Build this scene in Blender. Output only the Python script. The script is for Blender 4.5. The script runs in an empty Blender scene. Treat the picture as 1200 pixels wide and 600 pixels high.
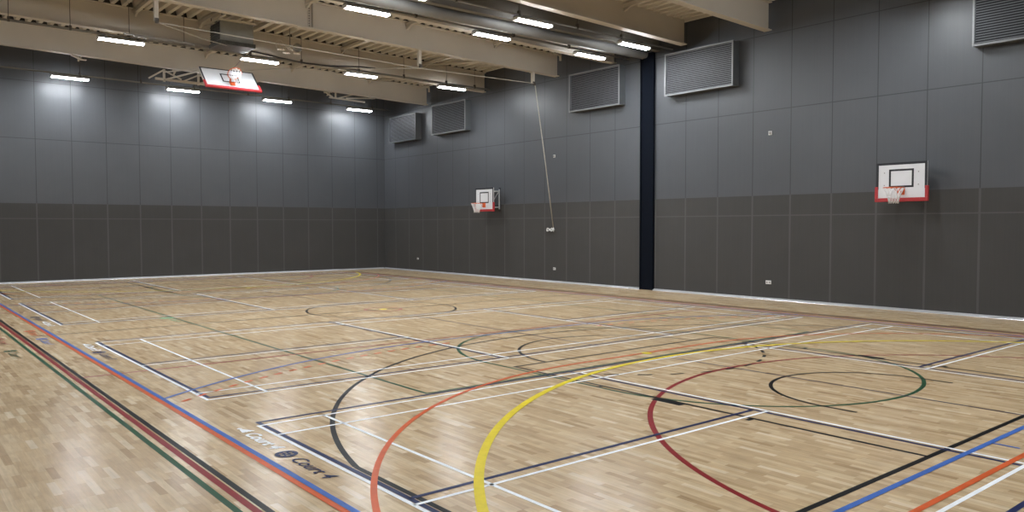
import bpy, bmesh, math, random
from mathutils import Vector, Matrix
random.seed(7)
sc = bpy.context.scene
COL = sc.collection
PI = math.pi

# ------------------------------------------------------------ materials
def mat(name, color, rough=0.6, metal=0.0, spec=0.5, emit=None, estr=0.0):
    m = bpy.data.materials.new(name); m.use_nodes = True
    b = m.node_tree.nodes['Principled BSDF']
    b.inputs['Base Color'].default_value = (*color, 1)
    b.inputs['Roughness'].default_value = rough
    b.inputs['Metallic'].default_value = metal
    b.inputs['Specular IOR Level'].default_value = spec
    if emit:
        b.inputs['Emission Color'].default_value = (*emit, 1)
        b.inputs['Emission Strength'].default_value = estr
    return m

def noisy(name, color, rough=0.6, metal=0.0, amount=0.12, scale=3.0, spec=0.5):
    m = mat(name, color, rough, metal, spec)
    nt = m.node_tree; b = nt.nodes['Principled BSDF']
    g = nt.nodes.new('ShaderNodeNewGeometry'); n = nt.nodes.new('ShaderNodeTexNoise')
    n.inputs['Scale'].default_value = scale; n.inputs['Detail'].default_value = 5
    nt.links.new(g.outputs['Position'], n.inputs['Vector'])
    r = nt.nodes.new('ShaderNodeMapRange')
    r.inputs['From Min'].default_value = 0.3; r.inputs['From Max'].default_value = 0.7
    r.inputs['To Min'].default_value = 1 - amount; r.inputs['To Max'].default_value = 1 + amount
    nt.links.new(n.outputs['Fac'], r.inputs['Value'])
    mx = nt.nodes.new('ShaderNodeMix'); mx.data_type = 'RGBA'; mx.blend_type = 'MULTIPLY'
    mx.inputs[0].default_value = 1; mx.inputs[6].default_value = (*color, 1)
    nt.links.new(r.outputs['Result'], mx.inputs[7])
    nt.links.new(mx.outputs[2], b.inputs['Base Color'])
    return m

class NB:
    """small helper for math node chains"""
    def __init__(s, m): s.nt = m.node_tree
    def val(s, x, sock):
        if isinstance(x, (int, float)): sock.default_value = x
        else: s.nt.links.new(x, sock)
    def m(s, op, a, b=0.0, c=None):
        n = s.nt.nodes.new('ShaderNodeMath'); n.operation = op
        s.val(a, n.inputs[0]); s.val(b, n.inputs[1])
        if c is not None: s.val(c, n.inputs[2])
        return n.outputs[0]
    def mix(s, f, a, b, mode='MIX'):
        n = s.nt.nodes.new('ShaderNodeMix'); n.data_type = 'RGBA'; n.blend_type = mode
        s.val(f, n.inputs[0])
        for v, i in ((a, 6), (b, 7)):
            if isinstance(v, tuple): n.inputs[i].default_value = (*v, 1)
            else: s.nt.links.new(v, n.inputs[i])
        return n.outputs[2]

Z_TONE, Z_J1, Z_J2, Z_J3 = 2.945, 2.38, 5.335, 7.45

def wall_mat(name, axis, phase, pitch, split=None):
    """cladding panels: satin blue-grey boards above, matt acoustic boards below"""
    m = mat(name, (0.1, 0.1, 0.1)); nb = NB(m); nt = m.node_tree
    b = nt.nodes['Principled BSDF']
    g = nt.nodes.new('ShaderNodeNewGeometry'); sp = nt.nodes.new('ShaderNodeSeparateXYZ')
    nt.links.new(g.outputs['Position'], sp.inputs[0])
    u = sp.outputs[axis]; z = sp.outputs['Z']
    def joint(ph, width):
        t = nb.m('DIVIDE', nb.m('SUBTRACT', u, ph), pitch)
        fr = nb.m('ABSOLUTE', nb.m('SUBTRACT', nb.m('FRACT', nb.m('ADD', t, 0.5)), 0.5))
        return nb.m('LESS_THAN', nb.m('MULTIPLY', fr, pitch), width / 2)
    def vj(width):
        if split is None: return joint(phase, width)
        a = joint(phase, width); c = joint(split[1], width)
        k = nb.m('GREATER_THAN', u, split[0])
        return nb.m('ADD', nb.m('MULTIPLY', c, k), nb.m('MULTIPLY', a, nb.m('SUBTRACT', 1.0, k)))
    def hj(zz, width): return nb.m('LESS_THAN', nb.m('ABSOLUTE', nb.m('SUBTRACT', z, zz)), width / 2)
    low = nb.m('LESS_THAN', z, Z_TONE)
    dark = nb.m('MAXIMUM', vj(0.022), nb.m('MAXIMUM', hj(Z_J2, 0.022), hj(Z_J3, 0.02)))
    pale = nb.m('MAXIMUM', vj(0.05), hj(Z_J1, 0.03))
    n = nt.nodes.new('ShaderNodeTexNoise'); n.inputs['Scale'].default_value = 1.3; n.inputs['Detail'].default_value = 4
    nt.links.new(g.outputs['Position'], n.inputs['Vector'])
    # fine vertical streaks of the boards
    mp = nt.nodes.new('ShaderNodeMapping'); mp.inputs['Scale'].default_value = (14, 14, 0.25)
    nt.links.new(g.outputs['Position'], mp.inputs[0])
    n2 = nt.nodes.new('ShaderNodeTexNoise'); n2.inputs['Scale'].default_value = 2.0
    nt.links.new(mp.outputs[0], n2.inputs['Vector'])
    v = nb.m('ADD', 0.86, nb.m('ADD', nb.m('MULTIPLY', n.outputs['Fac'], 0.16), nb.m('MULTIPLY', n2.outputs['Fac'], 0.12)))
    up = nb.mix(dark, UP_C, (0.03, 0.031, 0.034))
    lo = nb.mix(nb.m('MULTIPLY', pale, 0.30), LO_C, (0.17, 0.17, 0.17))
    c = nb.mix(low, up, lo)
    cc = nt.nodes.new('ShaderNodeCombineColor')
    for i in range(3): nt.links.new(v, cc.inputs[i])
    c = nb.mix(1.0, c, cc.outputs[0], 'MULTIPLY')
    nt.links.new(c, b.inputs['Base Color'])
    nt.links.new(nb.m('ADD', 0.42, nb.m('MULTIPLY', low, 0.28)), b.inputs['Roughness'])
    nt.links.new(nb.m('SUBTRACT', 0.5, nb.m('MULTIPLY', low, 0.35)), b.inputs['Specular IOR Level'])
    return m
UP_C = (0.075, 0.0795, 0.088)
LO_C = (0.069, 0.0675, 0.0655)

def floor_mat():
    m = mat('beech_strip_floor', (0.5, 0.4, 0.28)); nb = NB(m); nt = m.node_tree
    b = nt.nodes['Principled BSDF']
    g = nt.nodes.new('ShaderNodeNewGeometry'); sp = nt.nodes.new('ShaderNodeSeparateXYZ')
    nt.links.new(g.outputs['Position'], sp.inputs[0])
    x, y = sp.outputs['X'], sp.outputs['Y']
    W, L = 0.064, 0.38
    row = nb.m('FLOOR', nb.m('DIVIDE', x, W))
    wn = nt.nodes.new('ShaderNodeTexWhiteNoise'); wn.noise_dimensions = '1D'
    nt.links.new(row, wn.inputs['W'])
    yy = nb.m('ADD', nb.m('DIVIDE', y, L), nb.m('MULTIPLY', wn.outputs['Value'], 7.0))
    st = nb.m('FLOOR', yy)
    cx = nt.nodes.new('ShaderNodeCombineXYZ'); nt.links.new(row, cx.inputs[0]); nt.links.new(st, cx.inputs[1])
    w2 = nt.nodes.new('ShaderNodeTexWhiteNoise'); w2.noise_dimensions = '2D'
    nt.links.new(cx.outputs[0], w2.inputs['Vector'])
    cr = nt.nodes.new('ShaderNodeValToRGB'); e = cr.color_ramp.elements
    e[0].position = 0.0; e[0].color = (0.400, 0.272, 0.146, 1)
    e[1].position = 1.0; e[1].color = (0.70, 0.565, 0.385, 1)
    for p, c in ((0.10, (0.500, 0.358, 0.206, 1)), (0.5, (0.572, 0.420, 0.246, 1)), (0.90, (0.635, 0.486, 0.304, 1))):
        k = cr.color_ramp.elements.new(p); k.color = c
    nt.links.new(w2.outputs['Value'], cr.inputs[0])
    # grain
    mp = nt.nodes.new('ShaderNodeMapping'); mp.inputs['Scale'].default_value = (38, 2.6, 1)
    nt.links.new(g.outputs['Position'], mp.inputs[0])
    n = nt.nodes.new('ShaderNodeTexNoise'); n.inputs['Scale'].default_value = 1.0; n.inputs['Detail'].default_value = 6
    n.inputs['Distortion'].default_value = 0.8
    nt.links.new(mp.outputs[0], n.inputs['Vector'])
    n3 = nt.nodes.new('ShaderNodeTexNoise'); n3.inputs['Scale'].default_value = 0.55; n3.inputs['Detail'].default_value = 3
    nt.links.new(g.outputs['Position'], n3.inputs['Vector'])
    n4 = nt.nodes.new('ShaderNodeTexNoise'); n4.inputs['Scale'].default_value = 6.0; n4.inputs['Detail'].default_value = 3
    nt.links.new(g.outputs['Position'], n4.inputs['Vector'])
    v = nb.m('ADD', 0.44, nb.m('ADD', nb.m('MULTIPLY', n.outputs['Fac'], 0.56),
             nb.m('ADD', nb.m('MULTIPLY', n3.outputs['Fac'], 0.12), nb.m('MULTIPLY', n4.outputs['Fac'], 0.26))))
    # board edges
    fx = nb.m('ABSOLUTE', nb.m('SUBTRACT', nb.m('FRACT', nb.m('DIVIDE', x, W)), 0.5))
    fy = nb.m('ABSOLUTE', nb.m('SUBTRACT', nb.m('FRACT', yy), 0.5))
    edge = nb.m('MAXIMUM', nb.m('GREATER_THAN', fx, 0.482), nb.m('GREATER_THAN', fy, 0.4965))
    v = nb.m('MULTIPLY', v, nb.m('SUBTRACT', 1.0, nb.m('MULTIPLY', edge, 0.13)))
    cc = nt.nodes.new('ShaderNodeCombineColor')
    for i in range(3): nt.links.new(v, cc.inputs[i])
    c = nb.mix(1.0, cr.outputs[0], cc.outputs[0], 'MULTIPLY')
    # dark knots
    vo = nt.nodes.new('ShaderNodeTexVoronoi'); vo.inputs['Scale'].default_value = 1.7
    nt.links.new(g.outputs['Position'], vo.inputs['Vector'])
    kn = nb.m('LESS_THAN', vo.outputs['Distance'], 0.014)
    c = nb.mix(nb.m('MULTIPLY', kn, 0.55), c, (0.10, 0.055, 0.03))
    nt.links.new(c, b.inputs['Base Color'])
    nt.links.new(nb.m('ADD', 0.17, nb.m('MULTIPLY', n4.outputs['Fac'], 0.10)), b.inputs['Roughness'])
    b.inputs['Specular IOR Level'].default_value = 0.40
    b.inputs['IOR'].default_value = 1.22
    return m

M = dict(
    floor=floor_mat(),
    wall_r=wall_mat('cladding_side', 'Y', -0.90, 1.195, split=(8.98, 9.25)),
    wall_b=wall_mat('cladding_end', 'X', 1.77, 1.198),
    cream=noisy('cream_steel_paint', (0.58, 0.53, 0.45), 0.5, amount=0.05, scale=0.8),
    deck=noisy('cream_deck_sheet', (0.60, 0.555, 0.475), 0.5, amount=0.05, scale=0.8),
    slab=mat('dark_roof_build_up', (0.05, 0.047, 0.042), 0.9),
    grey=noisy('grey_steel_paint', (0.15, 0.14, 0.122), 0.5, amount=0.05),
    midgrey=noisy('grey_vinyl_roll', (0.17, 0.165, 0.155), 0.45, amount=0.06),
    darkgap=mat('dark_recess', (0.035, 0.033, 0.03), 0.8),
    navyblk=mat('blue_black_channel', (0.006, 0.008, 0.013), 0.9, spec=0.05),
    galv=noisy('galvanised_steel', (0.36, 0.35, 0.33), 0.45, 0.5, amount=0.12, scale=6),
    pipe=noisy('grey_conduit', (0.22, 0.205, 0.18), 0.5, amount=0.1),
    wire=mat('dark_wire', (0.07, 0.06, 0.05), 0.6),
    alu=noisy('brushed_aluminium', (0.24, 0.245, 0.25), 0.5, 0.3, amount=0.05),
    slat=noisy('louvre_slat_steel', (0.135, 0.14, 0.155), 0.5, 0.1, amount=0.05),
    casing=noisy('louvre_casing', (0.11, 0.12, 0.125), 0.45, 0.2, amount=0.05),
    lv_dark=mat('louvre_dark_void', (0.010, 0.010, 0.014), 0.7),
    acgrey=noisy('unit_grey_sheet', (0.26, 0.26, 0.24), 0.5, 0.1, amount=0.1, scale=5),
    acdark=noisy('unit_dark_sheet', (0.07, 0.07, 0.062), 0.6, 0.1, amount=0.15, scale=8),
    led=mat('led_tube', (0.95, 0.97, 1.0), 0.3, emit=(0.91, 0.955, 1.0), estr=190.0),
    board=noisy('board_white', (0.74, 0.75, 0.77), 0.35, amount=0.02),
    black=mat('board_black_edge', (0.012, 0.013, 0.018), 0.5),
    red=noisy('red_padding', (0.42, 0.03, 0.035), 0.5, amount=0.06),
    orange=mat('rim_orange', (0.72, 0.13, 0.03), 0.4),
    net=mat('net_white', (0.82, 0.82, 0.82), 0.8),
    whitem=mat('white_tube_paint', (0.42, 0.43, 0.43), 0.4),
    plastic=mat('white_plastic', (0.80, 0.80, 0.80), 0.4),
    rope=noisy('cream_rope', (0.42, 0.39, 0.33), 0.8, amount=0.15, scale=30),
    cord=noisy('white_cord', (0.75, 0.74, 0.72), 0.8, amount=0.1, scale=30),
    base=noisy('aluminium_skirting', (0.62, 0.62, 0.63), 0.32, 0.45, amount=0.06, scale=2),
)
def paint(name, c, r=0.30):
    M[name] = noisy('paint_' + name, c, r, amount=0.08, scale=9, spec=0.3)
    M[name].node_tree.nodes['Principled BSDF'].inputs['IOR'].default_value = 1.13
paint('p_white', (0.88, 0.90, 0.91)); paint('p_navy', (0.022, 0.030, 0.085)); paint('p_black', (0.010, 0.010, 0.010))
paint('p_red', (0.225, 0.020, 0.022)); paint('p_green', (0.022, 0.075, 0.036)); paint('p_blue', (0.055, 0.135, 0.42))
paint('p_orange', (0.58, 0.11, 0.032)); paint('p_yellow', (0.70, 0.56, 0.03)); paint('p_plum', (0.055, 0.040, 0.060))
paint('p_palegreen', (0.20, 0.42, 0.22))

# ------------------------------------------------------------ mesh helpers
class MB:
    def __init__(s): s.v = []; s.f = []; s.sm = []
    def add(s, vs, fs, smooth=False):
        o = len(s.v); s.v += [tuple(p) for p in vs]
        s.f += [tuple(i + o for i in f) for f in fs]; s.sm += [smooth] * len(fs); return s
    def box(s, x0, x1, y0, y1, z0, z1):
        return s.add([(x0,y0,z0),(x1,y0,z0),(x1,y1,z0),(x0,y1,z0),(x0,y0,z1),(x1,y0,z1),(x1,y1,z1),(x0,y1,z1)],
                     [(0,3,2,1),(4,5,6,7),(0,1,5,4),(1,2,6,5),(2,3,7,6),(3,0,4,7)])
    def bar(s, a, b, w, h, up=(0,0,1)):
        """rectangular bar from a to b; w across, h along up"""
        a = Vector(a); b = Vector(b); d = (b - a).normalized(); u = Vector(up)
        r = d.cross(u)
        if r.length < 1e-5: u = Vector((1,0,0)); r = d.cross(u)
        r.normalize(); u = r.cross(d).normalized(); r *= w / 2; u *= h / 2
        vs = [a - r - u, a + r - u, a + r + u, a - r + u, b - r - u, b + r - u, b + r + u, b - r + u]
        return s.add(vs, [(0,1,2,3),(7,6,5,4),(0,4,5,1),(1,5,6,2),(2,6,7,3),(3,7,4,0)])
    def tube(s, pts, r, n=8, closed=False, cap=True):
        pts = [Vector(p) for p in pts]; m = len(pts); rings = []; prev = None
        for i, p in enumerate(pts):
            if closed: d = pts[(i + 1) % m] - pts[i - 1]
            else: d = pts[min(i + 1, m - 1)] - pts[max(i - 1, 0)]
            d.normalize()
            if prev is None:
                u = d.orthogonal().normalized()
            else:
                u = (prev - d * prev.dot(d)).normalized()
            prev = u; w = d.cross(u)
            rr = r[i] if isinstance(r, (list, tuple)) else r
            rings.append([p + (u * math.cos(2 * PI * k / n) + w * math.sin(2 * PI * k / n)) * rr for k in range(n)])
        vs = [q for rg in rings for q in rg]; fs = []
        for i in range(m if closed else m - 1):
            j = (i + 1) % m
            for k in range(n):
                l = (k + 1) % n
                fs.append((i * n + k, i * n + l, j * n + l, j * n + k))
        s.add(vs, fs, True)
        if cap and not closed:
            o = len(s.v) - len(vs)
            s.f.append(tuple(o + k for k in reversed(range(n)))); s.sm.append(False)
            s.f.append(tuple(o + (m - 1) * n + k for k in range(n))); s.sm.append(False)
        return s
    def prism(s, poly, fn, t0, t1):
        """poly of 2-D points, fn(p, t) -> 3-D"""
        n = len(poly); vs = [fn(p, t0) for p in poly] + [fn(p, t1) for p in poly]
        fs = [tuple(reversed(range(n))), tuple(range(n, 2 * n))] + [(i, (i + 1) % n, n + (i + 1) % n, n + i) for i in range(n)]
        return s.add(vs, fs)
    def build(s, name, m, parent=None, bevel=0.0):
        me = bpy.data.meshes.new(name); me.from_pydata(s.v, [], s.f); me.update()
        bm = bmesh.new(); bm.from_mesh(me); 
        for f, sm in zip(bm.faces, s.sm): f.smooth = sm
        bmesh.ops.recalc_face_normals(bm, faces=bm.faces); bm.to_mesh(me); bm.free()
        me.materials.append(M[m] if isinstance(m, str) else m)
        o = bpy.data.objects.new(name, me); COL.objects.link(o)
        if parent: o.parent = parent
        if bevel:
            md = o.modifiers.new('bevel', 'BEVEL'); md.width = bevel; md.segments = 2; md.limit_method = 'ANGLE'
        return o

def tag(o, label=None, cat=None, group=None, kind=None):
    if label: o['label'] = label
    if cat: o['category'] = cat
    if group: o['group'] = group
    if kind: o['kind'] = kind
    return o
def empty(name, loc, label, cat, group=None, rz=0):
    o = bpy.data.objects.new(name, None); COL.objects.link(o); o.location = loc
    o.rotation_euler.z = rz; o.empty_display_size = 0.2
    return tag(o, label, cat, group)
def copy_tree(o, parent=None):
    c = o.copy(); COL.objects.link(c)
    if parent: c.parent = parent
    for ch in [k for k in bpy.data.objects if k.parent == o]: copy_tree(ch, c)
    return c
def struct(o, label=None): o['kind'] = 'structure'; return tag(o, label)

# ------------------------------------------------------------ dimensions
XW, YW = 16.56, 25.815          # inner faces of the far-right and far-end walls
XL, YN = -4.2, -9.4             # inner faces of the left and near walls
SL = 0.0235                     # fall of the roof towards the right wall
def zb(x): return 7.51 + SL * (16.46 - x)      # underside of the beams
def zd(x): return 8.31 + SL * (16.46 - x)      # underside of the deck
ZT = 9.4

# ------------------------------------------------------------ shell
fl = struct(MB().box(XL - .3, XW + .3, YN - .3, YW + .3, -0.2, 0).build('floor', 'floor'),
            'pale beech strip sports floor with a glossy lacquer and many painted court lines')
struct(MB().box(XW, XW + .3, YN, YW, 0, ZT).build('wall_right', 'wall_r'), 'long dark grey panelled wall on the right')
struct(MB().box(XL - .3, XW + .3, YW, YW + .3, 0, ZT).build('wall_back', 'wall_b'), 'dark grey panelled end wall at the far left')
struct(MB().box(XL - .3, XL, YN, YW, 0, ZT).build('wall_left', 'wall_r'))
struct(MB().box(XL - .3, XW + .3, YN - .3, YN, 0, ZT).build('wall_front', 'wall_b'))

# skirting: a low splayed aluminium profile
def skirt(name, fn, t0, t1):
    prof = [(0, 0), (0, 0.055), (0.012, 0.055), (0.075, 0.012), (0.085, 0.0)]
    return struct(MB().prism(prof, fn, t0, t1).build(name, 'base'))
skirt('baseboard_right', lambda p, t: (XW - p[0], t, p[1]), YN, 8.70)
skirt('baseboard_right_far', lambda p, t: (XW - p[0], t, p[1]), 9.26, YW)
skirt('baseboard_back', lambda p, t: (t, YW - p[0], p[1]), XL, XW - .09)

# profiled roof deck: trapezoidal ribs running along Y
def deck():
    b = MB(); pitch, x = 0.312, XL - .1
    prof = []
    while x < XW + .2:
        prof += [(x, 0), (x + 0.10, 0), (x + 0.135, 0.15), (x + 0.277, 0.15)]
        x += pitch
    y0, y1 = YN - .1, YW + .1
    vs = [(px, y0, zd(px) + pz) for px, pz in prof] + [(px, y1, zd(px) + pz) for px, pz in prof]
    n = len(prof)
    b.add(vs, [(i, i + 1, n + i + 1, n + i) for i in range(n - 1)])
    return b
dk = deck().build('ceiling', 'deck'); struct(dk, 'cream ribbed metal roof deck above the beams')
md = dk.modifiers.new('thick', 'SOLIDIFY'); md.thickness = 0.012; md.offset = 0
b = MB(); x0, x1 = XL - .3, XW + .3
b.add([(x0, YN-.3, zd(x0)+0.26), (x1, YN-.3, zd(x1)+0.26), (x1, YW+.3, zd(x1)+0.26), (x0, YW+.3, zd(x0)+0.26),
       (x0, YN-.3, zd(x0)+0.46), (x1, YN-.3, zd(x1)+0.46), (x1, YW+.3, zd(x1)+0.46), (x0, YW+.3, zd(x0)+0.46)],
      [(0,3,2,1),(4,5,6,7),(0,1,5,4),(1,2,6,5),(2,3,7,6),(3,0,4,7)])
struct(b.build('ceiling_upper', 'slab'), 'dark roof build-up above the deck')

# ------------------------------------------------------------ roof beams
def ibeam(y, x0, x1, w=0.24, splice=None, dz=0.0, label='', m='cream', posts=()):
    """y = near edge of the bottom flange"""
    yc = y + w / 2
    def sec(z0, z1, ya, yb):
        vs = [(x0, ya, zb(x0)+dz+z0), (x0, yb, zb(x0)+dz+z0), (x0, yb, zb(x0)+dz+z1), (x0, ya, zb(x0)+dz+z1),
              (x1, ya, zb(x1)+dz+z0), (x1, yb, zb(x1)+dz+z0), (x1, yb, zb(x1)+dz+z1), (x1, ya, zb(x1)+dz+z1)]
        return vs, [(0,1,2,3),(7,6,5,4),(0,4,5,1),(1,5,6,2),(2,6,7,3),(3,7,4,0)]
    b = MB()
    b.add(*sec(0, 0.028, yc - w/2, yc + w/2))
    b.add(*sec(0.028, 0.765, yc - 0.008, yc + 0.008))
    b.add(*sec(0.765, 0.79, yc - w/2, yc + w/2))
    o = b.build('roof_beam', m)
    tag(o, label, 'beam', 'cream roof beams' if m == 'cream' else None)
    b = MB(); b.add(*sec(0.792, 0.955, yc - w/2 + .02, yc + w/2 - .02)); b.build('trough_shade_strip', 'darkgap', o)  # dark strip added over the beam, its colour painting the unlit deck troughs
    if splice is not None:
        x = splice
        s = MB()
        s.box(x - .10, x - .02, yc - .022, yc - .008, zb(x)+dz + .04, zb(x)+dz + .75)
        s.box(x + .02, x + .035, yc - w/2 + .01, yc - .008, zb(x)+dz + .03, zb(x)+dz + .765)
        s.box(x - .45, x + .45, yc - w/2 + .01, yc + w/2 - .01, zb(x)+dz - .02, zb(x)+dz - .001)
        s.build('splice_plate', m, o)
        t = MB()
        for i in range(10):
            z = zb(x)+dz + .08 + i * .07
            t.tube([(x - .06, yc - .022, z), (x - .06, yc - .045, z)], .014, 6)
        t.build('bolt_row', 'darkgap', o)
    for (x, l) in posts:
        p = MB(); p.box(x - .05, x + .05, yc - .05, yc + .05, zb(x) - l, zb(x) - .0)
        p.box(x - .09, x + .09, yc - .09, yc + .09, zb(x) - .015, zb(x) - .001)
        p.build('drop_post', m, o)
        q = MB(); q.tube([(x - .035, yc - .07, zb(x) - l - .02), (x + .035, yc - .07, zb(x) - l - .02)], .05, 12)
        q.box(x - .045, x + .045, yc - .09, yc - .03, zb(x) - l - .01, zb(x) - l + .06)
        q.build('pulley', 'wire', o)
    return o
XE = 16.44
ibeam(21.74, XL, XE, label='farthest cream roof beam, next to the end wall, with the folded hoop under it', splice=None)
ibeam(17.47, XL, XE, label='cream roof beam second from the end wall, crossing above the folded hoop', splice=6.78)
ibeam(13.10, XL, XE, label='cream roof beam ending above the grey wall rope, third from the end wall', splice=6.85,
      posts=((2.66, .55), (10.52, .50), (15.27, .40)))
ibeam(10.28, XL, XE, label='cream roof beam just beyond the rolled divider, ending over a louvre', dz=.02)
ibeam(7.18, XL, 16.22, label='cream roof beam just in front of the rolled divider, ending by the middle louvre', dz=.06)
ibeam(4.43, XL, XE, label='nearest visible cream roof beam, at the top edge of the photo')

# roof struts (level tubes between beams just below the deck)
def strut(x, ya, yb, label, group='cream struts between roof beams', dz=-.10):
    b = MB(); b.bar((x, ya, zd(x)+dz), (x, yb, zd(x)+dz), .10, .10)
    b.bar((x, ya + .02, zd(x)+dz - .14), (x, ya + .32, zd(x)+dz - .02), .06, .04)
    b.bar((x, yb - .02, zd(x)+dz - .14), (x, yb - .32, zd(x)+dz - .02), .06, .04)
    return tag(b.build('roof_strut', 'cream'), label, 'strut', group)
bays = [(21.87, 25.8, 'behind the farthest beam'), (17.60, 21.85, 'between the two far beams'), (13.23, 17.58, 'in the bay over the folded hoop'),
        (10.42, 13.21, 'in the bay beyond the divider'), (4.57, 7.29, 'in the front bay nearest the camera')]
for ya, yb, w in bays:
    for x, nm in ((3.25, 'left'), (6.72, 'middle'), (10.06, 'right middle'), (13.52, 'right')):
        strut(x, ya + .01, yb - .01, 'cream roof strut ' + w + ', ' + nm + ' one')
strut(5.14, 13.24, 17.57, 'cream tube strut left of the grey air unit')
def brace(a, b_, label):
    b = MB(); b.tube([a, b_], .045, 10)
    for p in (a, b_): b.box(p[0]-.09, p[0]+.09, p[1]-.05, p[1]+.05, p[2]-.012, p[2]+.012)
    return tag(b.build('wind_brace', 'cream'), label, 'brace', 'diagonal roof braces')
zz = lambda x, y: (x, y, zd(x) - .12)
brace(zz(13.62, 17.40), zz(16.1, 13.42), 'cream diagonal brace in the bay above the wall rope')
brace(zz(13.62, 10.22), zz(16.0, 7.50), 'cream diagonal brace above the rolled divider at the right')
brace(zz(13.5, 21.7), zz(16.1, 17.8), 'cream diagonal brace in the bay behind the second beam')
for x, y in ((13.4, 7.5),):
    strut(x, 7.45, 10.22, 'cream tube strut crossing above the divider roll near the wall', dz=-.12)
# short hooked end brackets where the beams meet the wall purlin
for y in (13.0, 21.6):
    b = MB(); x = 16.30
    b.bar((x - .25, y, zd(x) - .05), (x + .1, y, zd(x) - .05), .06, .08); b.bar((x + .1, y, zd(x) - .02), (x + .1, y, zd(x) - .26), .06, .06)
    tag(b.build('purlin_bracket', 'cream'), 'small hooked cream bracket at the wall end of the %s beam' % ('third' if y < 14 else 'farthest'), 'bracket')

# ------------------------------------------------------------ divider: grey lintel, roll, black guide
t = empty('divider_curtain', (6.2, 8.9, 7.5), 'long grey rolled divider housing under the roof between two beams', 'divider')
t.matrix_parent_inverse = Matrix.Identity(4)
def P(o): return o
def child(b, name, m, root):
    o = b.build(name, m); o.parent = root; o.location = -Vector(root.location); return o
b = MB(); b.box(XL, 16.38, 8.40, 8.52, 7.62, 8.30); b.box(XL, 16.38, 8.36, 8.56, 7.60, 7.63); child(b, 'fascia', 'grey', t)
b = MB(); b.box(XL, 16.38, 8.52, 9.10, 7.80, 7.86); b.box(XL, 16.36, 8.58, 8.60, 7.62, 7.8); child(b, 'soffit', 'darkgap', t)
b = MB(); b.tube([(XL, 8.92, 7.58), (16.2, 8.92, 7.58), (16.34, 8.92, 7.58)], [.16, .16, .11], 20); child(b, 'curtain_roll', 'midgrey', t)
b = MB(); b.box(XL, 16.38, 9.20, 9.26, 7.60, 8.25); child(b, 'rear_fascia', 'grey', t)
b = MB(); b.box(XW - .05, XW - .001, 8.70, 9.26, 0.0, 7.66)
b.box(XW - .09, XW - .05, 8.70, 8.74, 0.0, 7.66); b.box(XW - .09, XW - .05, 9.22, 9.26, 0.0, 7.66)
tag(b.build('divider_guide', 'navyblk'), 'tall black vertical guide strip on the right wall from floor to roof', 'guide strip')

# ------------------------------------------------------------ batten lights, conduits
def make_light():
    r = empty('batten_light', (0, 0, 0), '', 'light', 'white batten lights under the roof')
    b = MB()
    b.prism([(-.10, .0), (-.10, .045), (-.055, .075), (.055, .075), (.10, .045), (.10, .0)], lambda p, t: (t, p[0], p[1]), -.62, .62)
    b.build('housing', 'galv', r)
    for s in (-1, 1):
        tb = MB()
        y = s * .052; n = 8; prof = [(y + .040 * math.cos(PI + PI * k / n), .0 + .045 * math.sin(PI + PI * k / n)) for k in range(n + 1)]
        tb.prism(prof, lambda p, t: (t, p[0], p[1] - .0005), -.60, .60)
        tb.build('tube', 'led', r)
    for x in (-.635, .60): MB().box(x, x + .035, -.10, .10, -.045, .03).build('end_cap', 'plastic', r)
    for x in (-.4, .4): MB().box(x - .02, x + .02, -.03, .03, .075, .11).build('clip', 'galv', r)
    return r
LED = 255.0
proto = make_light(); used = [False]
def light(x, y, z, label):
    o = proto if not used[0] else copy_tree(proto); used[0] = True
    o.location = (x, y, z); o['label'] = label
    return o
names = ['leftmost', 'second from left', 'third from left', 'rightmost']
for x, z, n in zip((2.77, 6.77, 10.68, 14.62), (7.545, 7.52, 7.49, 7.465), names):
    light(x, 24.75, z, 'white batten light in the farthest row along the end wall, ' + n)
for x, z, n in zip((2.73, 6.86, 10.53, 14.43), (7.49, 7.465, 7.44, 7.415), names):
    light(x, 17.05, z, 'white batten light in the row in front of the second beam, ' + n)
light(2.7, 9.60, 7.48, 'white batten light just beyond the divider, beyond the left of the row')
for x, z, n in zip((6.66, 10.60, 14.48), (7.47, 7.435, 7.41), ('leftmost', 'middle one', 'rightmost, by the wall louvre')):
    light(x, 9.60, z, 'white twin tube light just beyond the divider roll, ' + n)
for x, z, n in zip((2.7, 6.62, 10.59, 14.53), (7.5, 7.475, 7.46, 7.42), ('far left of row', 'cut by the top edge', 'large one left', 'right one above the black strip')):
    light(x, 7.80, z, 'white twin tube light in front of the divider roll, ' + n)
for y in (0.4, -6.8):
    for x in (2.7, 6.65, 10.55, 14.45):
        light(x, y, 7.45, 'white batten light behind the camera side of the hall roof')
for y in (24.75, 17.05, 9.6, 7.8, .4, -6.8):
    light(-1.2, y, 7.5, 'white batten light in the row along the near left side')

def conduit(y, x0, z0, x1, z1, r, label, wires, m='pipe'):
    b = MB(); b.tube([(x0, y, z0), (x1, y, z1)], r, 10)
    o = b.build('cable_conduit', m); tag(o, label, 'conduit', 'conduits carrying the lights')
    for x in wires:
        zc = z0 + (z1 - z0) * (x - x0) / (x1 - x0)
        w = MB(); w.tube([(x, y, zc + r), (x, y, zd(x))], .009, 6); w.build('hanger_wire', 'wire', o)
        k = MB(); k.box(x - .03, x + .03, y - .035, y + .035, zc - .035, zc + .10); k.build('hanger_clamp', 'wire', o)
    return o
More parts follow.
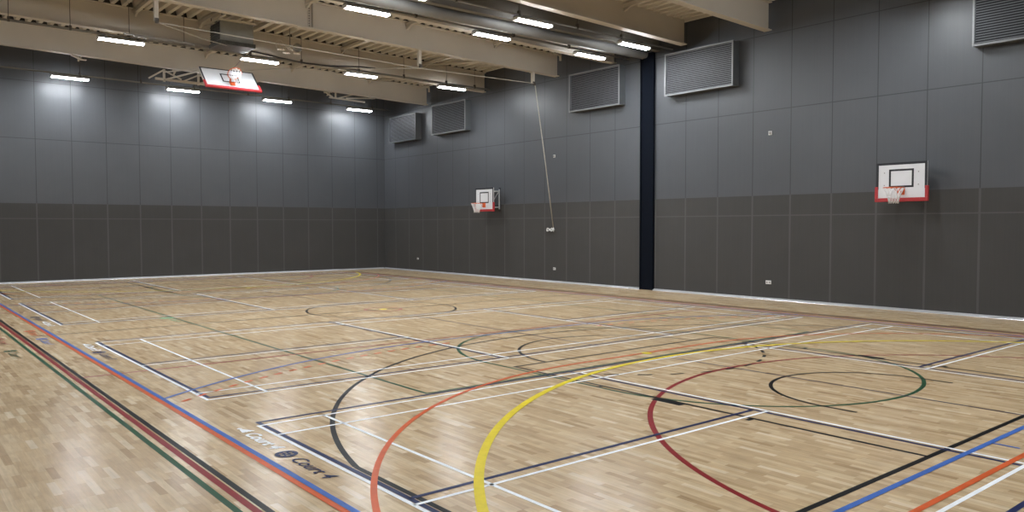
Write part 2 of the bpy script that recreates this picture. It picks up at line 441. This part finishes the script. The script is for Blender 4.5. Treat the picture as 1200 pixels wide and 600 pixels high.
# LED diffusers are brightest straight down
lm = M['led']; nb = NB(lm); g = lm.node_tree.nodes.new('ShaderNodeNewGeometry'); sp = lm.node_tree.nodes.new('ShaderNodeSeparateXYZ')
lm.node_tree.links.new(g.outputs['Normal'], sp.inputs[0])
dn = nb.m('MAXIMUM', nb.m('MULTIPLY', sp.outputs['Z'], -1.0), 0.0)
lm.node_tree.links.new(nb.m('ADD', 6.0, nb.m('MULTIPLY', nb.m('POWER', dn, 1.2), LED)), lm.node_tree.nodes['Principled BSDF'].inputs['Emission Strength'])
conduit(24.75, XL, 7.71, 16.3, 7.58, .028, 'thin grey conduit along the end wall above its lights', (0.5, 3.1, 5.2, 7.2, 9.4, 11.2, 13.2, 15.3))
conduit(17.05, XL, 7.655, 16.3, 7.545, .036, 'grey conduit in front of the second beam with drop wires', (-.05, 1.42, 2.95, 4.50, 6.55, 8.3, 10.45, 12.3, 14.2, 15.55))
conduit(9.60, XL, 7.62, 16.3, 7.54, .03, 'grey conduit just beyond the divider roll', (2.9, 5.2, 8.1, 11.4, 13.6))
conduit(7.80, XL, 7.63, 16.3, 7.55, .026, 'grey conduit in front of the divider fascia', (5.1, 8.1, 10.1, 12.2, 14.0))
# cable tray beside the second row conduit
b = MB()
for yy in (16.74, 16.92): b.bar((3.0, yy, 7.63), (5.3, yy, 7.61), .02, .07)
for i in range(10): b.bar((3.15 + i * .23, 16.74, 7.61), (3.15 + i * .23, 16.92, 7.61), .05, .02)
b.bar((2.75, 16.83, 7.66), (3.6, 16.83, 7.655), .10, .05)
tag(b.build('cable_tray', 'galv'), 'short galvanised cable tray behind the left light of the second row', 'cable tray')
# sagging black cable
pts = []
key = [(6.5, 7.70), (7.25, 7.63), (8.4, 7.55), (9.3, 7.575), (9.7, 7.62), (10.4, 7.69), (11.03, 7.71)]
for i in range(len(key) - 1):
    for k in range(4):
        a, c = key[i], key[i + 1]; f = k / 4; pts.append((a[0] + (c[0] - a[0]) * f, 16.9, a[1] + (c[1] - a[1]) * f))
pts.append((11.03, 16.9, 7.71))
tag(MB().tube(pts, .022, 8).build('black_cable', 'black'), 'slack black cable looped along the second row conduit', 'cable')

# ------------------------------------------------------------ air unit
t = empty('air_unit', (5.6, 16.05, 7.6), 'grey box shaped air unit hung between the roof beams at upper left', 'air unit')
b = MB(); b.box(-.48, .52, -.40, .45, .02, .60); o = b.build('casing', 'acgrey', t, .01)
b = MB(); b.box(-.495, -.482, -.36, .41, .05, .57)
for i in range(7): b.box(-.52, -.49, -.34, .40, .07 + i * .07, .09 + i * .07)
b.build('side_grille', 'acdark', t)
b = MB(); b.box(-.52, .56, -.46, .50, -.10, .015)
for i in range(8): b.box(-.48 + i * .13, -.41 + i * .13, -.48, -.46, -.08, -.0)
b.build('outlet', 'acdark', t)
b = MB(); b.bar((-.55, -.46, .62), (.58, -.46, .62), .05, .05); b.bar((-.55, .46, .62), (.58, .46, .62), .05, .05)
b.bar((-.50, -.9, .66), (-.50, .9, .66), .05, .05)
b.build('top_frame', 'cream', t)
for x in (-.45, .5):
    b = MB(); b.tube([(x, -.46, .64), (x, -.46, .95)], .012, 6); b.tube([(x, .46, .64), (x, .46, .95)], .012, 6); b.build('hanger_rod', 'wire', t)
# cluster of round fittings on a drop rod
t = empty('round_cluster', (7.66, 16.5, 7.85), 'small cluster of round cream discs on a drop rod below the deck', 'fitting')
b = MB(); b.tube([(0, 0, 0), (0, 0, .66)], .018, 8); b.build('drop_rod', 'pipe', t)
b = MB(); b.tube([(0, 0, -.03), (0, 0, .06)], .07, 14)
for x, z in ((-.32, .12), (.26, .10), (-.10, -.10), (.22, -.09)): b.bar((0, 0, .01), (x, 0, z), .03, .03)
b.build('hub', 'cream', t)
b = MB(); b.tube([(-.33 + .13 * math.cos(a * PI / 8), .02, .10 + .15 * math.sin(a * PI / 8)) for a in range(16)], .016, 6, closed=True); b.build('ring', 'cream', t)
for x, z, m in ((.26, .08, 'acgrey'),):
    b = MB(); b.tube([(x, -.04, z), (x, .0, z), (x, .05, z)], [.10, .15, .15], 18); b.build('round_head', m, t)
for x, z in ((-.12, -.12), (.24, -.10), (-.30, -.04)):
    b = MB(); b.tube([(x, 0, z - .03), (x, 0, z), (x, 0, z + .03)], [.11, .12, .05], 16); b.build('disc', 'cream', t)

# ------------------------------------------------------------ wall louvres
def louvre(y0, y1, z0, z1, label, fm='alu'):
    D = .30; xf = XW - D
    t = empty('wall_louvre', (XW, (y0 + y1) / 2, z0), label, 'louvre', 'boxed grey louvres on the right wall')
    def ch(b, n, m, bev=0): o = child(b, n, m, t); return o
    b = MB()      # open box casing
    b.box(xf + .012, XW - .001, y0, y0 + .015, z0, z1); b.box(xf + .012, XW - .001, y1 - .015, y1, z0, z1)
    b.box(xf + .012, XW - .001, y0 + .015, y1 - .015, z0, z0 + .015); b.box(xf + .012, XW - .001, y0 + .015, y1 - .015, z1 - .015, z1)
    ch(b, 'casing', 'casing')
    b = MB(); b.box(xf + .10, xf + .11, y0 + .02, y1 - .02, z0 + .02, z1 - .02); ch(b, 'back_plate', 'lv_dark')
    b = MB(); w = .034
    b.box(xf - .012, xf + .012, y0 - .01, y1 + .01, z0 - .01, z0 + w); b.box(xf - .012, xf + .012, y0 - .01, y1 + .01, z1 - w, z1 + .01)
    b.box(xf - .012, xf + .012, y0 - .01, y0 + w, z0 + w, z1 - w); b.box(xf - .012, xf + .012, y1 - w, y1 + .01, z0 + w, z1 - w)
    ch(b, 'frame', fm)
    b = MB(); n = 22; h = (z1 - z0 - 2 * w) / n
    for i in range(n):
        z = z0 + w + h * (i + .5)
        # chevron blade
        poly = [(xf + .002, z - h * .22), (xf + .008, z - h * .22), (xf + .012, z + h * .02), (xf + .050, z + h * .10), (xf + .050, z + h * .16), (xf + .002, z + h * .16)]
        b.prism(poly, lambda p, tt: (p[0], tt, p[1]), y0 + w, y1 - w)
    ch(b, 'slats', 'slat')
    return t
louvre(-3.30, -.79, 6.13, 7.46, 'boxed grey louvre cut off by the upper right corner of the photo')
louvre(5.57, 8.06, 6.14, 7.42, 'large boxed grey louvre just right of the tall black strip')
louvre(9.99, 12.39, 6.12, 7.43, 'boxed grey louvre just left of the tall black strip')
louvre(18.68, 21.17, 6.10, 7.36, 'boxed dark louvre under the second beam end, near the far corner')
louvre(22.51, 24.84, 6.04, 7.24, 'smallest looking boxed louvre, closest to the far corner', fm='casing')

# ------------------------------------------------------------ hoops
def hoop_board(root, W, H, inner_w, inner_h, inner_z, pad=.33, edge=.055):
    """front faces -X; board lies in local YZ, z=0 at board bottom"""
    b = MB(); b.box(0, .03, -W/2, W/2, 0, H); b.build('board', 'board', root)
    b = MB(); f = -.004
    def rect(y0, y1, z0, z1, e, lowfrom=0):
        b.box(f, 0, y0, y0 + e, z0, z1); b.box(f, 0, y1 - e, y1, z0, z1); b.box(f, 0, y0 + e, y1 - e, z1 - e, z1)
    rect(-W/2, W/2, pad * .8, H, edge)
    b.build('border', 'black', root)
    b = MB(); e = .045; y0, y1, z0, z1 = -inner_w/2, inner_w/2, inner_z, inner_z + inner_h
    b.box(f, 0, y0, y0 + e, z0, z1); b.box(f, 0, y1 - e, y1, z0, z1); b.box(f, 0, y0 + e, y1 - e, z1 - e, z1); b.box(f, 0, y0 + e, y1 - e, z0, z0 + e)
    b.build('target_square', 'black', root)
    b = MB(); p = .05
    b.box(-.02, .05, -W/2 - .03, W/2 + .03, -.035, .055)
    b.box(-.02, .05, -W/2 - .03, -W/2 + .045, .055, pad); b.box(-.02, .05, W/2 - .045, W/2 + .03, .055, pad)
    b.build('padding', 'red', root, .01)
def hoop_rim(root, zc, reach=.15, R=.225, net=True):
    cx = -reach - R
    b = MB(); b.tube([(cx + R * math.cos(2*PI*k/28), R * math.sin(2*PI*k/28), zc) for k in range(28)], .011, 8, closed=True)
    b.box(-.012, -.004, -.09, .09, zc - .16, zc + .02)
    b.bar((-.01, -.07, zc - .01), (cx + R * .92, -.10, zc - .005), .03, .012); b.bar((-.01, .07, zc - .01), (cx + R * .92, .10, zc - .005), .03, .012)
    b.bar((-.01, -.06, zc - .14), (cx + R * .95, -.07, zc - .01), .014, .02); b.bar((-.01, .06, zc - .14), (cx + R * .95, .07, zc - .01), .014, .02)
    o = b.build('rim', 'orange', root)
    n = MB(); N = 12; lev = [(0, R * .98), (-.10, R * .80), (-.20, R * .62), (-.29, R * .50), (-.37, R * .46)]
    def pt(k, i): a = 2 * PI * k / N; z, r = lev[i]; return (cx + r * math.cos(a), r * math.sin(a), zc + z)
    for k in range(N):
        for d in (1, -1):
            pts = [pt(k + d * .5 * i, i) for i in range(len(lev))]
            n.tube(pts, .0075, 5)
    n.build('net', 'net', root)
def wall_hoop(yc, label):
    t = empty('wall_hoop', (15.96, yc, 2.70), label, 'basketball hoop', 'practice hoops on the right wall')
    hoop_board(t, 1.19, .90, .58, .44, .30)
    hoop_rim(t, .285)
    for y in (-.40, .40):
        for z in (.36, .66): MB().tube([(-.001, y, z), (-.008, y, z)], .014, 10).build('bolt', 'galv', t)
    D = XW - 15.96
    b = MB(); y0, y1 = -.25, .25
    for y in (y0, y1):
        b.bar((D - .03, y, .06), (D - .03, y, .86), .05, .05, (1, 0, 0))
        b.bar((.05, y, .78), (D - .03, y, .78), .04, .04); b.bar((.05, y, .14), (D - .03, y, .14), .04, .04)
        b.bar((.06, y, .14), (D - .06, y, .76), .025, .025)
    for z in (.14, .78): b.bar((.05, y0, z), (.05, y1, z), .04, .04); b.bar((D - .05, y0, z), (D - .05, y1, z), .04, .04)
    b.build('support_frame', 'whitem', t)
    b = MB()
    for y in (y0, y1): b.box(D - .012, D - .001, y - .06, y + .06, -.02, .92)
    b.build('wall_plate', 'black', t)
    return t
wall_hoop(.605, 'nearer wall hoop, white board seen almost square on at the right')
wall_hoop(16.98, 'farther wall hoop seen at a slant, left of the tall black strip')

# folded ceiling hoop (under the farthest beam), face tilted up by 45 degrees
t = empty('ceiling_hoop', (6.46, 18.25, 6.69), 'folded ceiling hoop with tilted board and red lower edge, at upper left', 'basketball hoop')
piv = bpy.data.objects.new('folding_head', None); COL.objects.link(piv); piv.parent = t
# board faces -Y tilted upward: local -X -> (-Y up)
a = math.radians(46)
nrm = Vector((0, -math.cos(a), math.sin(a))); upv = Vector((0, math.sin(a), math.cos(a))); xa = -nrm; ya = upv.cross(xa)
HEAD = Matrix(((xa.x, ya.x, upv.x, 0), (xa.y, ya.y, upv.y, 0), (xa.z, ya.z, upv.z, 0), (0, 0, 0, 1)))
def on_head(fn):
    before = set(bpy.data.objects); fn(t)
    for o in set(bpy.data.objects) - before: o.matrix_local = HEAD.copy()
on_head(lambda r: hoop_board(r, 1.83, 1.04, .59, .45, .32, pad=.30, edge=.05))
on_head(lambda r: hoop_rim(r, .30))
bpy.data.objects.remove(piv)
L = Vector(t.location)
b = MB(); yb_, zt_ = 21.86, 7.72
def q(x, y, z): return tuple(Vector((x, y, z)) - L)
for x in (5.25, 6.45):
    b.bar(q(x, yb_, zt_), q(x, yb_, 7.28), .07, .07)
b.bar(q(4.95, yb_, 7.36), q(6.75, yb_, 7.34), .08, .08)
b.bar(q(5.2, yb_ - .35, 7.30), q(6.5, yb_ - .35, 7.30), .12, .05)
b.bar(q(4.75, yb_ + .1, 7.36), q(5.25, yb_ - .05, zt_ - .02), .05, .05); b.bar(q(5.9, yb_, 7.36), q(6.5, yb_, zt_ - .05), .05, .05)
b.bar(q(5.3, yb_, 7.66), q(5.85, yb_, 7.42), .05, .05)
b.build('beam_frame', 'cream', t)
b = MB()
for x in (5.25, 6.45):
    b.bar(q(x, yb_, 7.34), q(x + .35, 19.05, 7.28), .05, .05); b.bar(q(x, yb_, 7.62), q(x + .35, 19.08, 7.36), .04, .04)
    b.bar(q(x + .35, 19.05, 7.28), q(x + .35, 18.55, 6.84), .05, .05)
b.bar(q(5.6, 18.62, 6.95), q(6.8, 18.62, 6.95), .05, .05); b.bar(q(5.6, 19.05, 7.30), q(6.8, 19.05, 7.30), .05, .05)
b.build('folding_arm', 'cream', t)
# second folded frame farther right behind the last beam
b = MB(); y = 22.9
b.bar((11.9, y, 7.86), (12.35, y, 7.58), .06, .06); b.bar((12.2, y, 7.56), (13.9, y, 7.52), .06, .06)
b.bar((12.5, y, 7.78), (12.5, y, 7.56), .06, .06); b.bar((12.6, y, 7.56), (13.3, y, 7.78), .05, .05); b.bar((13.0, y, 7.6), (14.4, y, 7.74), .05, .05)
for x in (12.0, 14.3): b.bar((x, y, 7.72), (x, y, zd(x)), .06, .06)
tag(b.build('folded_frame', 'cream'), 'cream folded bracket frame behind the farthest beam, above the third end light', 'frame')
b = MB(); b.bar((2.3, 21.86, 7.83), (2.62, 21.86, 7.71), .14, .04); b.box(2.5, 2.75, 21.78, 21.94, 7.70, 7.72)
tag(b.build('beam_bracket', 'cream'), 'small cream bracket under the farthest beam at far left', 'bracket')

# ------------------------------------------------------------ winch rope and cleat
yr = 13.14
pts = [(2.66, yr, 7.24), (6.6, yr, 7.14), (10.52, yr, 7.07), (15.27, yr, 7.13), (15.31, yr + .01, 7.07)]
rope = MB().tube(pts, .012, 6)
rope.tube([(15.31, yr, 7.07), (15.9, 13.30, 4.6), (16.48, 13.46, 2.02)], .020, 6)
tag(rope.build('winch_rope', 'rope'), 'long pale rope along the ceiling and down to the wall cleat', 'rope')
tag(MB().tube([(2.66, yr, 7.24), (4.4, 15.0, 7.42), (6.35, 16.6, 7.60), (6.6, 18.9, 7.38)], .014, 6).build('hoop_rope', 'rope'),
    'thin rope from the ceiling pulley to the folded hoop', 'rope')
tag(MB().tube([(10.52, yr, 7.07), (10.05, 16.5, 7.52), (8.2, 19.0, 7.66), (6.9, 21.5, 7.76)], .012, 6).build('hoop_rope', 'rope'),
    'thin rope running back from the middle pulley to the far beam', 'rope')
t = empty('rope_cleat', (XW, 13.62, 1.95), 'white rope wound on a cleat on the right wall at the rope end', 'cleat')
b = MB(); b.box(-.02, -.001, -.10, .10, -.04, .04); b.bar((-.06, -.20, .0), (-.06, .20, .0), .035, .03); b.bar((-.02, -.05, 0), (-.06, -.05, 0), .03, .03); b.bar((-.02, .05, 0), (-.06, .05, 0), .03, .03)
b.build('cleat_body', 'whitem', t)
b = MB()
for k in range(5):
    pts = []
    for i in range(33):
        s = 2 * PI * i / 32
        pts.append((-.075 - .012 * k + .01 * math.sin(2 * s), .165 * math.sin(s), (.038 + .006 * k) * math.sin(2 * s)))
    b.tube(pts, .011, 5)
b.tube([(-.08, -.17, .07), (-.09, -.19, .0), (-.08, -.17, -.08)], .02, 6)
b.build('rope_coil', 'cord', t)

# ------------------------------------------------------------ small wall fittings
def fitting(y, z, w, h, label, name, cat, dark=False):
    t = empty(name, (XW, y, z), label, cat)
    b = MB(); b.box(-.03, -.001, -w/2, w/2, -h/2, h/2); b.build('plate', 'plastic', t, .005)
    b = MB()
    if cat == 'socket':
        for s in (-1, 1): b.box(-.034, -.030, s * w/4 - .022, s * w/4 + .022, -.022, .022)
    else: b.tube([(-.03, 0, 0), (-.05, 0, 0), (-.06, 0, 0)], [.035, .035, .02], 12)
    b.build('insert', 'galv', t); return t
fitting(4.51, 4.69, .10, .11, 'small white sensor high on the wall left of the nearer hoop', 'wall_sensor', 'sensor')
fitting(13.48, 4.66, .09, .10, 'small white sensor on the wall behind the hanging rope', 'wall_sensor', 'sensor')
fitting(4.51, .49, .17, .10, 'white double socket low on the wall right of the black strip', 'wall_socket', 'socket')
fitting(13.47, .50, .12, .09, 'white socket low on the wall beneath the rope cleat', 'wall_socket', 'socket')
fitting(22.82, .58, .12, .08, 'tiny socket low on the wall near the far corner', 'wall_socket', 'socket')

# ------------------------------------------------------------ floor markings (painted on the floor: its parts)
class Mark(MB):
    def __init__(s, z): super().__init__(); s.z = z
    def line(s, x0, y0, x1, y1, w):
        d = Vector((x1 - x0, y1 - y0)); L = d.length; d /= L; n = Vector((-d.y, d.x)) * w / 2
        k = max(1, int(L / 6)); vs = []
        for i in range(k + 1):
            p = Vector((x0, y0)) + d * L * i / k; vs += [(p.x + n.x, p.y + n.y, s.z), (p.x - n.x, p.y - n.y, s.z)]
        return s.add(vs, [(2*i, 2*i+1, 2*i+3, 2*i+2) for i in range(k)])
    def rect(s, x0, y0, x1, y1, w):
        h = w / 2
        s.line(x0 - h, y0, x1 + h, y0, w); s.line(x0 - h, y1, x1 + h, y1, w)
        s.line(x0, y0 + h, x0, y1 - h, w); return s.line(x1, y0 + h, x1, y1 - h, w)
    def arc(s, cx, cy, r, a0, a1, w, dash=None):
        a0, a1 = math.radians(a0), math.radians(a1)
        if dash:
            on, off = dash; t = a0
            while t < a1:
                e = min(t + on / r, a1); s._arc(cx, cy, r, t, e, w, 6); t = e + off / r
            return s
        return s._arc(cx, cy, r, a0, a1, w, max(12, int(abs(a1 - a0) * r / .08)))
    def _arc(s, cx, cy, r, a0, a1, w, n):
        vs = []
        for i in range(n + 1):
            a = a0 + (a1 - a0) * i / n
            for rr in (r + w/2, r - w/2): vs.append((cx + rr * math.cos(a), cy + rr * math.sin(a), s.z))
        return s.add(vs, [(2*i, 2*i+1, 2*i+3, 2*i+2) for i in range(n)])
    def dot(s, cx, cy, r, n=24):
        return s.add([(cx + r * math.cos(2*PI*i/n), cy + r * math.sin(2*PI*i/n), s.z) for i in range(n)], [tuple(range(n))])
    def done(s, name, m, label):
        for i, f in enumerate(s.f): pass
        o = s.build(name, m, fl); o['label'] = label
        me = o.data
        if me.polygons and sum(p.normal.z for p in me.polygons) < 0: me.flip_normals()
        return o
YM = 9.24                           # middle of the hall
def mir(y): return 2 * YM - y
tops = (0.0, 7.60, 16.90, 24.50)
nm = ('nearest court', 'second court', 'third court', 'farthest court')
for i, y1 in enumerate(tops):
    y0 = y1 - (6.10 if i != 1 else 6.05)
    m = Mark(.0030); w = .04; X1 = 13.32
    m.rect(0, y0 + .02, X1, y1 - .02, w)
    m.line(0, y1 - .48, X1, y1 - .48, w); m.line(0, y0 + .48, X1, y0 + .48, w)
    for x in (.74, X1 - .74): m.line(x, y0, x, y1, w)
    for x in (4.70, 8.74): m.line(x, y0, x, y1, w)
    m.line(0, (y0 + y1) / 2, 4.70, (y0 + y1) / 2, w); m.line(8.74, (y0 + y1) / 2, X1, (y0 + y1) / 2, w)
    m.done('badminton_lines', 'p_white', 'thin white badminton lines of the ' + nm[i])
    n = Mark(.0026); w = .05
    n.rect(.052, y0 + .15, X1 + .05, y1 + .13, w)
    n.line(4.62, y0 + .15, 4.62, y1 + .13, w); n.line(8.86, y0 + .15, 8.86, y1 + .13, w)
    yc = (y0 + y1) / 2 + .145
    n.line(.05, yc, 4.62, yc, w); n.line(8.86, yc, X1, yc, w)
    n.done('pickleball_lines', 'p_navy', 'thin navy pickleball lines of the ' + nm[i])
    k = Mark(.0022); k.line(6.70, y0 + (1.13 if i == 0 else .05), 6.70, y1 - .05, .04); k.done('net_line', 'p_plum', 'dark net line across the ' + nm[i])

# black basketball
m = Mark(.0018); w = .055
m.rect(-.885, -4.97, 14.05, mir(-4.97), w); m.line(-.885, YM, 14.05, YM, w)
m.arc(6.85, YM + .05, 1.85, 0, 360, w)
for s in (0, 1):
    Y = (lambda y: y) if s == 0 else mir
    sg = 1 if s == 0 else -1
    def arc(cx, cy, r, a0, a1, ww=w, dash=None):
        if s == 0: m.arc(cx, cy, r, a0, a1, ww, dash)
        else: m.arc(cx, Y(cy), r, -a1, -a0, ww, dash)
    cy = -3.38; a = math.degrees(math.asin((-1.93 - cy) / 6.74))
    m.line(.115, Y(-4.97), .115, Y(-1.93), w); m.line(13.29, Y(-4.97), 13.29, Y(-1.93), w)
    arc(6.70, cy, 6.74, a, 180 - a)
    for x in (4.27, 9.13): m.line(x, Y(-4.97), x, Y(.93), .05)
    m.line(4.25, Y(.93), 9.15, Y(.93), .05); arc(6.70, .93, 1.80, 0, 180, .05)
    arc(6.70, -3.34, 1.29, 0, 180, .05); m.line(5.41, Y(-3.72), 5.41, Y(-3.34), .05); m.line(7.99, Y(-3.72), 7.99, Y(-3.34), .05)
    for x, d in ((4.27, -1), (9.13, 1)):
        m.line(x + d * .07, Y(-2.24), x + d * .07, Y(-1.80), .12)
        for yy in (-.89, -3.14): m.line(x, Y(yy), x + d * .12, Y(yy), .06)
m.done('basketball_lines', 'p_black', 'black basketball court lines')
# dashed black circle
m = Mark(.0034)
for Y in (lambda y: y, mir):
    r = 2.42; n = 22
    for k in range(11):
        a0 = math.radians(-141 + k * 11.2); a1 = a0 + math.radians(4.9)
        if Y is mir: m._arc(6.75, Y(1.20), r, -a1, -a0, .05, 4)
        else: m._arc(6.75, 1.20, r, a0, a1, .05, 4)
m.done('dashed_arc', 'p_black', 'short black dashes curving below the free throw circle')
# red netball
m = Mark(.0014); w = .06
m.rect(-.957, -6.05, 14.13, mir(-6.05), w); m.line(-.957, 4.11, 14.13, 4.11, w); m.line(-.957, mir(4.11), 14.13, mir(4.11), w)
m.arc(6.70, -6.02, 4.87, 0, 180, w); m.arc(6.70, mir(-6.02), 4.87, 180, 360, w); m.arc(6.85, YM, .45, 0, 360, w)
m.done('netball_lines', 'p_red', 'dark red netball court lines')
# orange futsal
m = Mark(.0036); w = .055
m.rect(-.462, -5.50, 13.76, mir(-5.50), w)
for s in (0, 1):
    Y = (lambda y: y) if s == 0 else mir
    a = math.degrees(math.acos(5.66 / 6.03))
    if s == 0: m.arc(5.2, -5.5, 6.03, 90, 180 - a, w); m.arc(8.2, -5.5, 6.03, a, 90, w)
    else: m.arc(5.2, Y(-5.5), 6.03, 180 + a, 270, w); m.arc(8.2, Y(-5.5), 6.03, 270, 360 - a, w)
    m.line(5.2, Y(.53), 8.2, Y(.53), w)
    sa, sb = ((5.2, 8.2))
    for cxx, aa, bb in ((5.2, 92, 128), (8.2, 52, 88)):
        if s == 0: m.arc(cxx, -5.5, 9.02, aa, bb, w, (.15, .15))
        else: m.arc(cxx, Y(-5.5), 9.02, 360 - bb, 360 - aa, w, (.15, .15))
m.done('futsal_lines', 'p_orange', 'orange court lines with a goal area arc')
# blue handball
m = Mark(.0040); w = .055
m.rect(-.403, -5.145, 13.68, mir(-5.145), w)
for s in (0, 1):
    a = math.degrees(math.acos(5.60 / 9.05))
    if s == 0: m.arc(5.2, -5.145, 9.05, 90, 180 - a, .045); m.arc(8.2, -5.145, 9.05, a, 90, .045); m.line(5.2, 3.905, 8.2, 3.905, .045)
    else: m.arc(5.2, mir(-5.145), 9.05, 180 + a, 270, .045); m.arc(8.2, mir(-5.145), 9.05, 270, 360 - a, .045); m.line(5.2, mir(3.905), 8.2, mir(3.905), .045)
for x in (5.2, 8.2): m.line(x, -5.16, x, -5.40, .035); m.line(x, mir(-5.16), x, mir(-5.40), .035)
m.done('handball_lines', 'p_blue', 'mid blue court lines along the near side')
# yellow
m = Mark(.0044); w = .10
m.arc(6.70, -7.43, 7.50, 14.5, 165.5, .085); m.arc(6.70, mir(-7.43), 7.50, 194.5, 345.5, .085)
m.dot(6.73, .50, .085); m.dot(6.73, mir(.50), .085); m.dot(6.85, YM, .10)
m.done('yellow_lines', 'p_yellow', 'bright yellow goal area arc and spots')
# green volleyball + korfball
m = Mark(.0010); w = .05
m.rect(2.24, .20, 11.2, mir(.20), w)
m.done('volleyball_lines', 'p_green', 'green volleyball court lines in the middle of the hall')
m = Mark(.0012)
m.rect(-1.067, -6.5, 14.22, mir(-6.5), .055)
for s in (0, 1):
    Y = (lambda y: y) if s == 0 else mir
    if s == 0: m.arc(6.72, -1.12, 2.55, 180, 360, .055); m.arc(6.72, 1.42, 2.55, 0, 180, .055)
    else: m.arc(6.72, Y(-1.12), 2.55, 0, 180, .055); m.arc(6.72, Y(1.42), 2.55, 180, 360, .055)
    for x in (4.17, 9.27): m.line(x, Y(-1.12), x, Y(1.42), .05)
m.done('korfball_lines', 'p_green', 'dark green boundary line and rounded goal zones')

# court lettering: lies along Y, read from the near left side
def lettering(txt, y, x, size, m, z=.0048, label=''):
    cu = bpy.data.curves.new('lettering', 'FONT'); cu.body = txt; cu.size = size; cu.shear = .28; cu.space_character = 1.0; cu.offset = .006 if m == 'p_white' else .0015
    o = bpy.data.objects.new('tmp', cu); COL.objects.link(o)
    me = bpy.data.meshes.new_from_object(o.evaluated_get(bpy.context.evaluated_depsgraph_get()))
    bpy.data.objects.remove(o)
    me.materials.clear(); me.materials.append(M[m])
    o = bpy.data.objects.new('court_lettering', me); COL.objects.link(o); o.parent = fl
    w = max(v.co.x for v in me.vertices) - min(v.co.x for v in me.vertices)
    o.scale = (.70 * 1.0 / w, 1, 1)
    o.location = (x, y, z); o.rotation_euler.z = -PI / 2
    o['label'] = label
    return o
def shuttle(y, x, m, label):
    s = Mark(.0048)
    # cork + flared skirt pointing along -Y
    s.dot(x - .02, y - .015, .026)
    # cork, neck gap and flared feather skirt with a scalloped rim
    vs = [(x - .034, y - .048, s.z), (x - .006, y - .048, s.z)]; rim = []
    for k in range(9):
        rim.append((x + .075 - k * .0165, y - .185 - (.012 if k % 2 else 0), s.z))
    vs += rim; s.add(vs, [tuple(range(len(vs)))])
    s.done('shuttlecock_emblem', m, label)
def ball(y, x, m, r, label, holes=True):
    s = Mark(.0048); n = 40
    # disc with six round holes: built as a fan of cells
    hs = [(.5 * r * math.cos(a * PI / 3 + .4), .5 * r * math.sin(a * PI / 3 + .4)) for a in range(6)]
    bm = bmesh.new(); N = 34
    st = 2 * r / N
    for i in range(N):
        for j in range(N):
            u = -r + (i + .5) * st; v = -r + (j + .5) * st
            if u*u + v*v > r*r: continue
            if holes and any((u - a)**2 + (v - b2)**2 < (.17 * r)**2 for a, b2 in hs): continue
            if holes and u*u + v*v < (.14 * r)**2: continue
            s.add([(x+u-st/2, y+v-st/2, s.z), (x+u+st/2, y+v-st/2, s.z), (x+u+st/2, y+v+st/2, s.z), (x+u-st/2, y+v+st/2, s.z)], [(0,1,2,3)])
    bm.free()
    s.done('ball_emblem', m, label)
for num, top, wy, ny in (('4', 'nearest', 0.0, -1.18), ('3', 'second', 7.54, 6.36), ('2', 'third', 11.75, 12.85)):
    shuttle(wy, -.18, 'p_white', 'white shuttlecock emblem beside the %s court' % top)
    lettering('Court ' + num, wy - .25, -.245, .185, 'p_white', label='white court lettering beside the %s court' % top)
    ball(ny, -.195, 'p_navy', .105, 'navy ball emblem beside the %s court' % top)
    lettering('Court ' + num, ny - .17, -.245, .185, 'p_navy', label='navy court lettering beside the %s court' % top)
for y, x, m, w in ((10.15, -.67, 'p_orange', 'orange'), (8.75, -.67, 'p_blue', 'blue'), (9.25, -1.28, 'p_red', 'red'), (7.45, -1.32, 'p_green', 'green')):
    ball(y, x, m, .10, w + ' ball emblem in the left margin')
    lettering('Court 1', y - .18, x - .06, .185, m, label=w + ' court lettering in the left margin')
ball(10.75, 2.10, 'p_palegreen', .15, 'pale green emblem on the green line')
lettering('Court 1', 10.5, 2.05, .20, 'p_palegreen', label='pale green lettering on the green line')

# ------------------------------------------------------------ camera
f, X, Y, h, yaw, pit, rol = 919.87, -3.1205, -8.0173, 2.0992, 0.68716, 0.03865, -0.00102
F = Vector((math.sin(yaw) * math.cos(pit), math.cos(yaw) * math.cos(pit), -math.sin(pit)))
R = Vector((math.cos(yaw), -math.sin(yaw), 0)); U = R.cross(F)
R2 = R * math.cos(rol) + U * math.sin(rol); U2 = -R * math.sin(rol) + U * math.cos(rol)
cd = bpy.data.cameras.new('camera'); cam = bpy.data.objects.new('camera', cd); COL.objects.link(cam)
cd.sensor_width = 36; cd.lens = f / 1200 * 36; cd.clip_end = 200
cam.matrix_world = Matrix(((R2.x, U2.x, -F.x, X), (R2.y, U2.y, -F.y, Y), (R2.z, U2.z, -F.z, h), (0, 0, 0, 1)))
sc.camera = cam

w = bpy.data.worlds.new('world'); sc.world = w; w.use_nodes = True
w.node_tree.nodes['Background'].inputs[0].default_value = (.02, .02, .02, 1)
sc.view_settings.view_transform = 'Standard'; sc.view_settings.look = 'None'
sc.view_settings.gamma = 1; sc.view_settings.use_curve_mapping = False
sc.view_settings.exposure = 0.0
sc.cycles.max_bounces = 8; sc.cycles.diffuse_bounces = 6; sc.cycles.sample_clamp_indirect = 3.0
